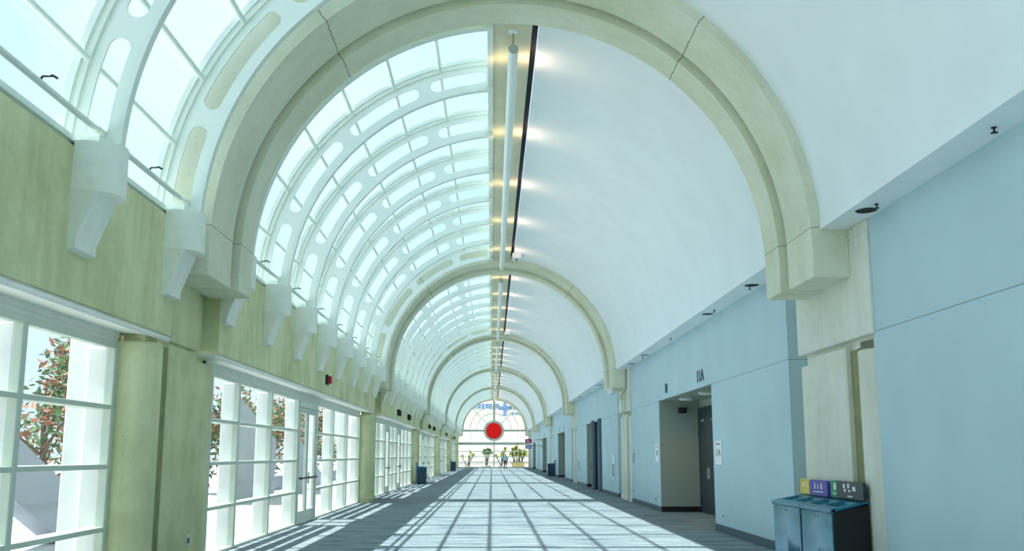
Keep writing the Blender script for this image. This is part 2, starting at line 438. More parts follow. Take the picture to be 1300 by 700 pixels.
for k in range(6):
    a = arch0 if k == 0 else copytree(arch0)
    a.location = (0, ab(k), 0)
    tag(a, ['stepped olive concrete arch nearest the viewer, spanning the hall', 'second stepped concrete arch, behind the first glazed bay', 'third concrete arch along the hall from the viewer',
            'fourth concrete arch along the hall from the viewer', 'fifth concrete arch, last one before the end', 'sixth concrete arch, framing the big end window with red disc'][k], 'arch', 'concrete arches')
# ------------------------------------------------------------------ piers
def make_pier(side, end=False):
    r = empty('concrete_pier')
    if side < 0:
        XF = XB; sg = 1
        mat = M['conc']
    else:
        XF = 4.80; sg = -1; mat = M['concw']
    def X(d): return XF - sg * d           # d metres back from the face
    def bx(m, d0, d1, y0, y1, z0, z1, bv=.012):
        a, c = sorted((X(d0), X(d1))); m.bbox(a, c, y0, y1, z0, z1, bv)
    left = side < 0
    # round shaft
    m = MB(); cy = -.67 if left else -.12; cd = .38 if left else .47; R = .40 if left else .45
    xc = X(cd); lim = X(.48 if left else .385)
    rings = []
    for rr, zz in ((R + .03, 0), (R + .03, .16), (R, .19), (R, 2.94), (R - .02, 2.96)):
        a0 = math.acos(max(-1, min(1, abs(lim - xc) / rr))); inside = (lim > xc) == (side > 0)
        if not inside: a0 = PI - a0
        ring = []
        for i in range(33):
            a = a0 + (2 * PI - 2 * a0) * i / 32
            ring.append((xc + side * rr * math.cos(a), cy + rr * math.sin(a), zz))
        rings.append(ring)
    m.loft(rings, True, True)
    m.build('round_shaft', mat, r)
    m = MB(); bx(m, .12, .37, cy - .25, cy + .25, 2.95, 3.095); m.build('neck', mat, r)
    a, c = (.25, 1.545) if left else (.43, 1.68)
    q = .18 if left else .02
    m = MB(); bx(m, q, .5 if left else .39, a, c, 0, 3.05); bx(m, q - .02, .45 if left else .38, a - .02, c + .02, 0, .17, .015)
    m.build('square_shaft', mat, r)
    m = MB(); bx(m, .185 if left else .09, .44 if left else .38, -.3 if left else .1, a + .004, 0, 3.0); m.build('groove_shade_strip', M['grooveshade'], r)  # added dark strip, crevice shade between round and square shaft as colour
    if not end:
        m = MB()
        if left: bx(m, .26, .48, c, 2.74, 0, 2.98); bx(m, .23, .48, c + .01, 2.75, 0, .16, .015)
        else: bx(m, .07, .39, c, 2.62, 0, 2.96); bx(m, .04, .38, c + .01, 2.64, 0, .16, .015)
        m.build('flat_shaft', mat, r)
    m = MB()
    if left: bx(m, .17, .45, a - .02, c, 3.09, 4.45); bx(m, .25, .47, c, 2.0, 3.06, 4.45); bx(m, .22, .4, a + .02, c, 3.0, 3.1); bx(m, .30, .46, -.29, a, 3.09, 4.45); bx(m, .30, .46, c, 2.3, 2.96, 3.08)
    else:
        bx(m, 0, .39, -.66, 1.95 if end else 2.52, 3.12, 4.45); bx(m, .12, .38, -.6, 1.9 if end else 2.45, 2.9, 3.14)
        bx(m, 0, .39, -.66, -.004, 4.44, 4.60)
        if not end: bx(m, 0, .39, 1.994, 2.52, 4.44, 4.60)
    m.build('cap_block', mat, r)
    return r
pl = make_pier(-1); pr = make_pier(1)
for k in range(6):
    for side, p0 in ((-1, pl), (1, pr)):
        p = p0 if k == 0 else copytree(p0) if k < 5 else make_pier(side, True)
        p.location = (0, ab(k), 0)
        s = 'left glazed' if side < 0 else 'right painted'
        near = ['nearest', 'second', 'third', 'fourth', 'fifth', 'farthest'][k]
        tag(p, ('%s concrete pier of the left side, between the glazed entrances' if side < 0 else '%s pale concrete pier set into the right painted wall') % near, 'pier', 'piers under the arches')

# ------------------------------------------------------------------ steel ribs and their brackets
def make_rib():
    r = empty('skylight_rib')
    A0, A1 = 2.6, 86.2
    MB().arcbar(4.02, 4.085, -.06, .06, A0, A1, 72).build('inner_flange', M['steel'], r)
    MB().arcbar(4.53, 4.60, -.06, .06, A0, A1, 72).build('outer_flange', M['steel'], r)
    slots = [(4.2, 18.6), (22.0, 43.2), (46.8, 66.8), (70.2, 84.6)]
    Rm, hr, t = 4.305, .115, .014
    def hh(a):
        for s0, s1 in slots:
            if s0 <= a <= s1:
                L = math.radians(1) * Rm; d = min(a - s0, s1 - a) * L
                return hr if d >= hr else math.sqrt(max(0, hr * hr - (hr - d) ** 2))
        return 0
    an = set([A0, A1])
    for i in range(0, 84): an.add(A0 + (A1 - A0) * i / 83)
    for s0, s1 in slots:
        for d in (0, .02, .1, .25, .45, .7, 1., 1.4, 1.8): an.add(s0 + d); an.add(s1 - d)
    an = sorted(an); m = MB()
    def P(R, a, y): a = math.radians(a); return (XC - R * math.cos(a), y, ZC + R * math.sin(a))
    for a, c in zip(an[:-1], an[1:]):
        h0, h1 = hh(a), hh(c)
        for R0a, R1a, R0c, R1c in ((4.085, Rm - h0, 4.085, Rm - h1), (Rm + h0, 4.53, Rm + h1, 4.53)):
            for y in (-t, t): m.add([P(R0a, a, y), P(R1a, a, y), P(R1c, c, y), P(R0c, c, y)], [(0, 1, 2, 3)])
        if h0 + h1 > 1e-6:
            for s in (-1, 1): m.add([P(Rm + s * h0, a, -t), P(Rm + s * h0, a, t), P(Rm + s * h1, c, t), P(Rm + s * h1, c, -t)], [(0, 1, 2, 3)])
    m.build('slotted_web', M['steel'], r)
    return r
def make_bracket():
    r = empty('rib_bracket')
    def ring(x1, x2, d2, z, w=.275, nose=-3.70, n=10):
        pts = [(XB, -w, z), (x1, -w, z), (x2, -w + d2, z)]
        wi = w - d2
        for i in range(1, n):
            a = -PI / 2 + PI * i / n; pts.append((x2 + (nose - x2) * math.cos(a), wi * math.sin(a), z))
        pts += [(x2, w - d2, z), (x1, w, z), (XB, w, z)]
        return pts
    MB().loft([ring(-4.0, -3.80, .085, 4.66), ring(-3.875, -3.865, .006, 4.14)]).build('nose', M['brk'], r)
    g = MB(); pts = [(XB, 4.14), (-3.86, 4.14), (-4.04, 3.68), (-4.04, 3.58), (XB, 3.56)]
    g.prism(pts, 'y', -.27, .255); g.build('gusset', M['brk'], r)
    g = MB(); g.box(-4.08, -3.78, -.13, .13, 4.655, 4.675); g.build('bearing_plate', M['steel'], r)
    return r
rib0 = make_rib(); br0 = make_bracket(); firstr = True
for k in range(6):
    ys = [y for y in ribs_of(k) if y > 2] if k == 0 else ribs_of(k)
    for i, y in enumerate(ys):
        R = rib0 if firstr else copytree(rib0); B = br0 if firstr else copytree(br0); firstr = False
        R.location = (0, y, 0); B.location = (0, y, 0)
        if k == 0:
            n = len(ys) - 1 - i
            wh = 'directly in front of the nearest concrete arch' if n == 0 else '%s toward the viewer from the nearest arch' % ORD[n + 1]
        else: wh = '%s behind the %s concrete arch' % (ORD[i + 1], ORD[k])
        tag(R, 'white curved slotted skylight rib, ' + wh, 'rib', 'skylight ribs')
        tag(B, 'white tapered rib bracket on the left beam, ' + wh, 'bracket', 'rib brackets')
# eave pipe per bay with its clamps
for k in range(6):
    y0, y1 = bays[k]; y0 = max(y0, YBACK)
    r = tag(empty('eave_pipe', (-3.95, y0, 4.80)), 'slim white pipe along the skylight foot, ' + ('nearest run above the left beam' if k == 0 else 'run behind the %s arch' % ORD[k]), 'pipe', 'eave pipes')
    m = MB(); m.tube([(0, .1, 0), (0, y1 - y0 - .1, 0)], .032, 10); m.build('pipe_run', M['steel'], r)
    for yr in ribs_of(k):
        if yr < max(y0, 3): continue
        m = MB(); q = yr - y0 - .3
        m.tube([(0, q + .12, 0), (0, q + .26, 0)], .045, 10); m.tube([(0, q + .2, 0), (.0, q + .2, -.13)], .012, 6)
        m.build('pipe_collar', M['steel'], r)
        m = MB(); m.tube([(0, q - 1.2, 0), (.03, q - 1.2, .05), (.12, q - 1.2, .055), (.16, q - 1.2, .03)], .012, 6)
        m.build('hook', M['dark'], r)

# ------------------------------------------------------------------ left glazing
ZL = [0.02, .75, 1.465, 2.155, 2.85]
def glazing(n, ys, doors, y_lo, y_hi, label):
    w = struct(empty('window_%d' % n, (XW, y_lo, 0)), label)
    L = y_hi - y_lo
    f = MB(); f.box(-.06, .03, 0, L, 2.85, 2.93); f.build('head_frame', M['frame'], w)
    f = MB(); f.box(-.06, .02, 0, L, 2.93, 3.06); f.box(-.06, .028, 0, L, 2.985, 3.06); f.build('fascia', M['fascia'], w)
    dsp = [(a - y_lo, c - y_lo) for a, c in doors]
    def solid(segs):
        out = [(0, L)]
        for a, c in segs:
            nxt = []
            for p, q in out:
                if c <= p or a >= q: nxt.append((p, q)); continue
                if a > p: nxt.append((p, a))
                if c < q: nxt.append((c, q))
            out = nxt
        return out
    segs = solid(dsp)
    for z in ZL[:-1]:
        for p, q in segs:
            m = MB(); hgt = .05 if z > .1 else .05
            m.bbox(-.16, .04, p, q, z - .03 if z > .1 else 0, z + .03, .006); m.build('transom', M['frame'], w)
    for y in ys:
        m = MB(); m.bbox(-.055, .045, y - y_lo - .055, y - y_lo + .055, 0, 2.86, .008); m.build('mullion', M['frame'], w)
        m = MB(); m.bbox(-.27, -.05, y - y_lo - .05, y - y_lo + .10, 0, 2.86, .01); m.build('fin', M['soff'], w)
    for p in (0., L):
        m = MB(); m.bbox(-.52, -.06, p - .10 if p else p - .4, p + .4 if p else p + .05, 0, 3.1, .01); m.build('jamb', M['soff'], w)
    for p, q in segs:
        m = MB(); m.box(-.012, -.004, p, q, .03, 2.85); m.build('pane', M['glass'], w)
    return w
dcount = [0]
def entrance(y0, y1, label):
    dcount[0] += 1
    d = struct(empty('door_%d' % dcount[0], (XW, y0, 0)), label); W = y1 - y0
    f = MB(); f.box(-.06, .06, 0, .1, 0, 2.86); f.box(-.06, .06, W - .1, W, 0, 2.86); f.box(-.06, .06, 0.1, W - .1, 2.72, 2.86); f.build('door_frame', M['fascia'], d)
    n = 2 if W > 1.9 else 1; lw = (W - .2) / n
    for i in range(n):
        p = .1 + lw * i + .01; q = p + lw - .02
        m = MB(); m.bbox(-.03, .03, p, p + .11, .02, 2.71, .005); m.bbox(-.03, .03, q - .11, q, .02, 2.71, .005)
        m.bbox(-.03, .03, p + .1, q - .1, .02, .30, .005); m.bbox(-.03, .03, p + .1, q - .1, 2.58, 2.71, .005)
        lf = m.build('door_leaf', M['fascia'] if n == 1 else M['frame'], d)
        m = MB(); m.box(-.01, -.002, p + .11, q - .11, .3, 2.58); m.build('pane', M['glass'], lf)
        m = MB(); m.tube([(.03, p + .06, 1.06), (.10, p + .06, 1.06), (.10, q - .06, 1.06), (.03, q - .06, 1.06)], .025, 8); m.build('push_bar', M['dark'], lf)
        e = q - .07 if i == 0 else p + .07
        m = MB(); m.tube([(.03, e, 1.18), (.075, e, 1.18), (.075, e, .92), (.03, e, .92)], .014, 8); m.build('pull_handle', M['chrome'], lf)
    return d
wl = 7
glazing(wl, [-6.5, -3.9, -1.15, 1.6, 4.4, 7.15, 9.88, 12.3], [], YBACK, 12.4, 'nearest white grid of glazing, cut off by the left photo edge'); wl += 1
glazing(wl, [16.6, 18.42, 21.18, 24.1, 26.72, 29.48, 32.28, 35.27], [(24.16, 26.66)], 16.2, 35.38, 'white grid of glazing behind the nearest left pier'); wl += 1
entrance(24.16, 26.66, 'white framed double glass entrance door in the glazing behind the nearest pier')
for k in range(2, 6):
    y0 = ab(k - 1) + 2.78; y1 = ab(k) - 1.07; dy = BAY * (k - 2)
    d1 = (43.8 + dy, 45.6 + dy); d2 = (49.3 + dy, 51.1 + dy)
    ys = [39.63 + dy, 41.4 + dy, 43.74 + dy, 45.66 + dy, 47.4 + dy, 49.24 + dy, 51.16 + dy, 53.3 + dy, 55.6 + dy, 58.3 + dy]
    glazing(wl, ys, [d1, d2], y0, y1, 'white glazing with two doors behind the %s left pier' % ORD[k]); wl += 1
    entrance(*d1, 'nearer narrow glass door in the glazing behind the %s left pier' % ORD[k]); entrance(*d2, 'farther narrow glass door in the glazing behind the %s left pier' % ORD[k])

# ------------------------------------------------------------------ end window with red disc
w = struct(empty('window_%d' % wl, (XC, YEND, 0)), 'tall arched white framed end window')
def arcs(m, R0, R1, a0, a1, y0=-.06, y1=.06, n=48): m.arcbar(R0, R1, y0, y1, a0, a1, n, c=(0, 4.6))
m = MB(); arcs(m, 3.86, 4.1, 0, 180, -.15, .15); m.build('arch_frame', M['fascia'], w)
m = MB(); m.box(-.14, .14, -.12, .12, 5.8, 8.5); m.box(-.07, .07, -.06, .06, 0, 3.3); m.build('centre_mullion', M['ringp'], w)
for z, t in ((4.62, .13), (3.0, .17)):
    for p, q in (((-4.6, -1.2), (1.2, 4.6)) if z > 4 else ((-4.6, 4.6),)):
        m = MB(); m.box(p, q, -.12, .12, z - t, z + t); m.build('cross_beam', M['ringp'], w)
for z in (2.03, 1.4, .72):
    m = MB(); m.box(-4.4, 4.4, -.03, .03, z - .045, z + .045); m.build('thin_rail', M['fascia'], w)
for x in (-3.0, 3.05):
    m = MB(); m.box(x - .03, x + .03, -.05, .05, 0, 4.6); m.build('thin_mullion', M['fascia'], w)
for R in (2.2, 3.05):
    m = MB(); arcs(m, R - .035, R + .035, 2, 178, -.05, .05); m.build('thin_arc', M['ringp'], w)
for a in (45, 135):
    m = MB(); ca, sa = -math.cos(math.radians(a)), math.sin(math.radians(a))
    m.tube([(1.25 * ca, 0, 4.6 + 1.25 * sa), (3.95 * ca, 0, 4.6 + 3.95 * sa)], .05, 6); m.build('radial_bar', M['ringp'], w)
m = MB(); m.box(-4.75, 4.6, -.1, .1, 0, .12); m.build('bottom_rail', M['ringp'], w)
pts = [(-4.75, .1), (4.6, .1), (4.6, 4.6)] + [(4.0 * math.cos(math.radians(a)), 4.6 + 4.0 * math.sin(math.radians(a))) for a in range(0, 181, 6)] + [(-4.75, 4.6)]
m = MB(); m.prism(pts, 'y', -.005, .005); m.build('pane', M['endg'], w)
ew = MB(); ew.box(-4.75, -4.45, YEND - .2, YEND + .2, 0, 4.4); ew.box(4.6, 6.2, YEND - .2, YEND + .2, 0, 4.6)
struct(ew.build('wall_end', M['concw']), 'narrow wall strips beside the end window')
d = tag(empty('red_disc', (XC - .02, YEND - .2, 4.6)), 'large plain red round disc in grey ring on the end window', 'sign')
MB().lathe([(0.01, .0), (.98, .0), (1.0, .004), (1.0, .02), (.01, .02)], n=64, axis='y').build('disc_face', M['red'], d)
m = MB(); m.arcbar(1.0, 1.29, -.09, .09, 0, 360, 96, c=(0, 0)); m.build('ring', M['ringp'], d)

# ------------------------------------------------------------------ right side doors and wall fittings
def leafdoor(loc, w_, h_, label, mat='door'):
    dcount[0] += 1
    d = struct(empty('door_%d' % dcount[0], loc), label)
    f = MB(); f.box(-.05, .0, -.08, 0, 0, h_ + .08); f.box(-.05, 0, w_, w_ + .08, 0, h_ + .08); f.box(-.05, 0, 0, w_, h_, h_ + .08); f.build('door_frame', M[mat], d)
    n = 2; lw = w_ / 2
    for i in range(n):
        lf = MB().bbox(-.045, -.002, i * lw + .004, (i + 1) * lw - .004, .01, h_ - .005, .005).build('door_leaf', M[mat], d)
        e = lw - .1 if i == 0 else lw + .1
        m = MB(); m.bbox(-.06, -.044, e - .035, e + .035, .95, 1.25, .004); m.tube([(-.06, e, 1.1), (-.11, e, 1.1), (-.11, e + (-.13 if i == 0 else .13), 1.1)], .012, 8); m.build('lever_handle', M['chrome'], lf)
        for z in (.3, 1.2, 2.2):
            q = .01 if i == 0 else w_ - .01
            m = MB(); m.tube([(-.055, q, z - .07), (-.055, q, z + .07)], .014, 8); m.build('hinge', M['dark'], lf)
        m = MB(); m.bbox(-.10, -.045, (.25 if i == 0 else lw + .3), (.55 if i == 0 else lw + .6), h_ - .33, h_ - .26, .006); m.build('door_closer', M['chrome'], lf)
    return d
lab = {1: 'charcoal double door inside the nearest recess', 3: 'charcoal double door inside the third recess', 4: 'charcoal double door inside the fourth recess', 5: 'charcoal double door inside the farthest recess'}
for k in (1, 3, 4, 5):
    y0 = 22.6 + BAY * (k - 1)
    leafdoor((6.0, y0 + 4.75 - .0, 0), 2.3, 2.85, lab[k]); leafdoor((6.0, y0 + .4, 0), 2.3, 2.85, lab[k].replace('inside', 'at the near end of'))
# tall navy panels standing in the second recess
for i, yy in enumerate((46.17, 49.2)):
    p = tag(empty('door_panel', (XR + .12, yy, 0)), ['navy folded door panel at the near jamb of the second recess', 'navy folded door panel in the middle of the second recess'][i], 'door panel', 'navy folded door panels')
    m = MB(); ring = []
    for z in (.02, 3.2):
        ring.append([(.10 * math.cos(a) * 1.6 - .08, .5 * math.sin(a), z) for a in [2 * PI * j / 24 for j in range(24)]])
    m.loft(ring, True, True); m.build('leaf', M['blued'], p)
    m = MB(); m.tube([(-.24, -.25, .95), (-.29, -.25, .95), (-.29, -.25, 1.25), (-.24, -.25, 1.25)], .012, 6); m.build('pull', M['dark'], p)
# lettering on the header
t = tag(text('room_number', '11A', .40, M['ink'], (XR - .008, 23.75, 3.40), FACE_LEFT, sx=1.25), 'dark lettering 11A on the wall over the nearest recess', 'lettering')
t = tag(text('room_number', '10', .38, M['ink'], (XR - .008, 28.45, 3.41), FACE_LEFT, sx=1.0), 'dark number 10 on the wall over the nearest recess, far corner', 'lettering')
for i, (y, z, h_) in enumerate(((ab(2) + 10.0, 3.4, .26), (ab(2) + 14.6, 3.4, .26), (ab(3) + 12.0, 3.4, .26))):
    m = MB(); m.bbox(XR - .012, XR, y - .05, y + .05, z - h_ / 2, z + h_ / 2, .003); m.bbox(XR - .012, XR, y - .25, y - .15, z - h_ / 2, z + h_ / 2, .003)
    tag(m.build('room_number', M['ink']), ['small dark number mark over the near end of the third recess', 'small dark number mark over the far end of the third recess', 'small dark number mark over the fourth recess'][i], 'lettering', 'far room numbers')
def placard(y, z, body, label):
    p = tag(empty('room_placard', (XR, y, z)), label, 'sign', 'white room placards')
    MB().bbox(-.018, 0, -.33, .33, -.255, .255, .004).build('plate', M['white'], p)
    text('number', body, .22, M['ink'], (-.02, 0, -.01), FACE_LEFT, p, .002, 1.3)
    m = MB(); m.box(-.021, -.018, -.2, .2, .165, .19); m.build('print_line', M['ink'], p)
placard(22.05, 1.65, '11A', 'white placard reading 11A right of the nearest recess'); placard(30.25, 1.655, '10', 'white placard reading 10 left of the nearest recess')
def plate(name, y, z, w_, h_, mat, label, cat, x=XR, dir=-1):
    r = tag(empty(name, (x, y, z)), label, cat)
    MB().bbox(*sorted((0, dir * .015)), -w_ / 2, w_ / 2, -h_ / 2, h_ / 2, .004).build('cover', M[mat], r)
    MB().bbox(*sorted((dir * .014, dir * .022)), -w_ / 5, w_ / 5, -h_ / 4, h_ / 4, .002).build('socket', M['greys'], r)
    return r
plate('power_outlet', 21.77, .34, .13, .13, 'white', 'small white outlet above the baseboard right of the nearest recess', 'outlet')
plate('power_outlet', 30.7, .33, .22, .16, 'chrome', 'small metal outlet above the baseboard left of the nearest recess', 'outlet')
plate('power_outlet', 14.45, .45, .13, .15, 'chrome', 'metal outlet low on the nearest left pier', 'outlet', XB - .03, 1)
plate('wall_panel', 35.3, 1.5, .35, .62, 'wall', 'pale cabinet cover on the wall beside the second right pier', 'panel')
plate('call_box', 35.4, .4, .22, .2, 'white', 'white box low on the wall beside the second right pier', 'box')
for i, (y, lb) in enumerate(((41.0, 'tall white extinguisher cabinet on the wall behind the second right pier'), (57.2, 'tall white cabinet on the wall before the third right pier'))):
    r = tag(empty('extinguisher_cabinet', (XR, y, 1.15)), lb, 'cabinet')
    MB().bbox(-.05, 0, -.25, .25, -.5, .5, .008).build('cabinet_body', M['white'], r)
    MB().bbox(-.055, -.045, -.17, .17, -.4, .1, .002).build('window_strip', M['greys'], r)
# small corner device in the recess
r = tag(empty('recess_speaker', (5.5, 29.72, 2.86)), 'small black device high on the side wall of the nearest recess', 'device')
MB().bbox(-.12, .12, -.08, .07, -.07, .09, .02).build('case', M['dark'], r)
# recess downlights
for i, (x, y) in enumerate(((5.35, 28.3), (5.35, 25.6), (5.35, 23.4))):
    r = tag(empty('recess_downlight', (x, y, 3.15)), '%s round white downlight under the nearest recess ceiling' % ['farthest', 'middle', 'nearest'][i], 'light', 'recess downlights')
    MB().lathe([(.20, -.001), (.21, -.03), (.15, -.07), (.13, -.03), (.01, -.03)], n=24).build('trim_ring', M['white'], r)
    L = bpy.data.lights.new('lamp', 'SPOT'); L.energy = 22; L.color = (1, .66, .42); L.spot_size = 2.4; L.spot_blend = .8; L.shadow_soft_size = .08
    o = bpy.data.objects.new('lamp', L); col.objects.link(o); o.parent = r; o.location = (0, 0, -.1)
# soffit downlights and sprinklers
def downlight(y, lb):
    r = tag(empty('soffit_downlight', (4.645, y, 4.605)), lb, 'light', 'downlights in the white ledge')
    MB().lathe([(.155, 0), (.16, -.008), (.135, -.012), (.13, -.004), (.01, -.004)], n=24, sy=1.25).build('ring', M['white'], r)
    MB().lathe([(.01, -.006), (.13, -.006), (.125, -.012), (.01, -.012)], n=20, sy=1.25).build('dark_lens', M['black'], r)
def sprink(y, lb):
    r = tag(empty('sprinkler', (4.66, y, 4.605)), lb, 'sprinkler', 'sprinklers under the white ledge')
    MB().lathe([(.028, 0), (.028, -.01), (.01, -.014), (.01, -.05)], n=12).build('stem', M['dark'], r)
    MB().lathe([(.034, -.05), (.034, -.056), (.016, -.06)], n=12).build('deflector', M['dark'], r)
nth = ['nearest', 'second', 'third', 'fourth', 'fifth', 'sixth', 'seventh', 'eighth']
downlight(12.30, 'black round downlight in the ledge just before the nearest arch'); sprink(12.0, 'small dark sprinkler beside the nearest black downlight'); sprink(9.05, 'small dark sprinkler alone on the nearest ledge, right edge')
for k in (1, 2, 3):
    b0 = BAY * (k - 1)
    for i, o in enumerate((18.0, 21.8, 31.0, 34.0)): downlight(o + b0, 'black round ledge downlight, %s along the bay behind the %s arch' % (nth[i], ORD[k]))
    if k < 3:
        for i, o in enumerate((18.2, 21.2, 26.5, 31.6)): sprink(o + b0, 'small dark ledge sprinkler, %s along the bay behind the %s arch' % (nth[i], ORD[k]))
# camera dome, conduit and junction boxes by second arch
def camera_set(k, lb):
    r = tag(empty('dome_camera', (4.28, ab(k) + .45, 3.95)), 'white dome camera hanging under the %s arch, right foot' % lb, 'camera')
    MB().lathe([(.16, 0), (.17, -.04), (.17, -.07)], n=20).build('mount', M['steel'], r)
    MB().lathe([(.155, -.07), (.145, -.14), (.10, -.20), (.03, -.225), (.005, -.227)], n=20).build('dome', M['white'], r)
    r = tag(empty('conduit', (4.74, ab(k) - .05, 0)), 'thin grey conduit bending round the right foot of the %s arch' % lb, 'conduit')
    MB().tube([(-.0, 0, 4.6), (0, 0, 3.95), (-.02, .05, 3.86), (-.07, .5, 3.75), (-.07, .75, 3.72), (-.03, .8, 3.4)], .02, 8).build('pipe_run', M['recess'], r)
    r = tag(empty('junction_box', (4.8, ab(k) + .9, 3.35)), 'grey white junction box under the %s arch, right pier' % lb, 'box')
    MB().bbox(-.16, 0, -.3, .22, -.2, .2, .015).build('case', M['steel'], r); MB().bbox(-.10, 0, .22, .30, -.2, .22, .01).build('side_cover', M['greys'], r)
camera_set(1, 'second'); camera_set(3, 'fourth')
# alarms and loudspeakers on the left beam
r = tag(empty('fire_alarm', (XB, 25.6, 3.44)), 'red and black fire alarm on the left beam above the double door', 'alarm')
MB().bbox(0, .06, -.16, .16, -.12, .12, .01).build('back_box', M['dark'], r); MB().bbox(.055, .13, -.02, .16, -.09, .09, .01).build('strobe', M['alarm'], r)
for i, (y, lb) in enumerate(((45.1, 'nearer black box lamp on the left beam behind the second pier'), (50.6, 'farther black box lamp on the left beam behind the second pier'), (67.2, 'nearer black box lamp on the left beam behind the third pier'), (72.6, 'farther black box lamp on the left beam behind the third pier'), (92.5, 'black box lamp on the left beam behind the fourth pier'), (112., 'black box lamp on the left beam behind the fifth pier'))):
    r = tag(empty('exit_lamp', (XB, y, 3.42)), lb, 'lamp', 'black box lamps on the left beam')
    MB().bbox(0, .12, -.22, .0, -.13, .13, .015).build('case', M['dark'], r); MB().bbox(.02, .16, .02, .2, -.15, .1, .015).build('head', M['dark'], r)

# ------------------------------------------------------------------ pendant tube lights under the ridge
def make_pendant():
    L = 20.2
    r = empty('pendant_tube')
    MB().tube([(0, 0, 0), (0, L, 0)], .083, 24).build('tube', M['tube'], r)
    for y in (0, L): MB().lathe([(.07, -.006), (.085, -.004), (.085, .004), (.07, .006)], (0, y, 0), 24, 'y').build('end_cap', M['ringp'], r)
    for y in (.12, L / 2, L - .12):
        s = MB().tube([(0, y, .06), (0, y, .36)], .006, 6).build('hanger', M['dark'], r)
        MB().lathe([(.005, .335), (.075, .345), (.085, .36), (.085, .37)], (0, y, 0), 20).build('canopy', M['white'], r)
    for i, y in enumerate((1.3, 5.6, 9.9, 14.2, 18.6)):
        MB().bbox(-.05, .05, y - .16, y + .16, .07, .11, .01).build('uplight', M['dark'], r)
        for sx in (-1, 1):
            D = bpy.data.lights.new('lamp', 'SPOT'); D.energy = 8 if sx < 0 else 17; D.color = (1, .74, .42) if sx < 0 else (1, .68, .50); D.spot_size = 2.8; D.spot_blend = 1; D.shadow_soft_size = .12
            o = bpy.data.objects.new('lamp', D); col.objects.link(o); o.parent = r; o.location = (sx * .14, y, .02); o.rotation_euler = (PI, 0, 0) if sx < 0 else (0, PI + .8, 0)
    return r
p0 = make_pendant()
for k in range(-1, 5):
    p = p0 if k == 0 else copytree(p0)
    p.location = (.335, 16.1 + BAY * k, 8.25)
    if k == -1: tag(p, 'long white pendant tube above the viewer, before the nearest arch', 'pendant light', 'pendant tubes')
    else: tag(p, 'long white pendant tube under the ridge behind the %s arch' % ORD[k + 1], 'pendant light', 'pendant tubes')
for k in (1, 2):
    r = tag(empty('ridge_detector', (.86, ab(k) - .9, 8.58)), 'small white box detector at the vault crown before the %s arch' % ORD[k + 1], 'detector')
    MB().bbox(-.16, .16, -.3, .3, -.16, .03, .02).build('case', M['white'], r); MB().lathe([(.03, -.2), (.05, -.16), (.05, -.14)], n=12).build('sensor', M['dark'], r)

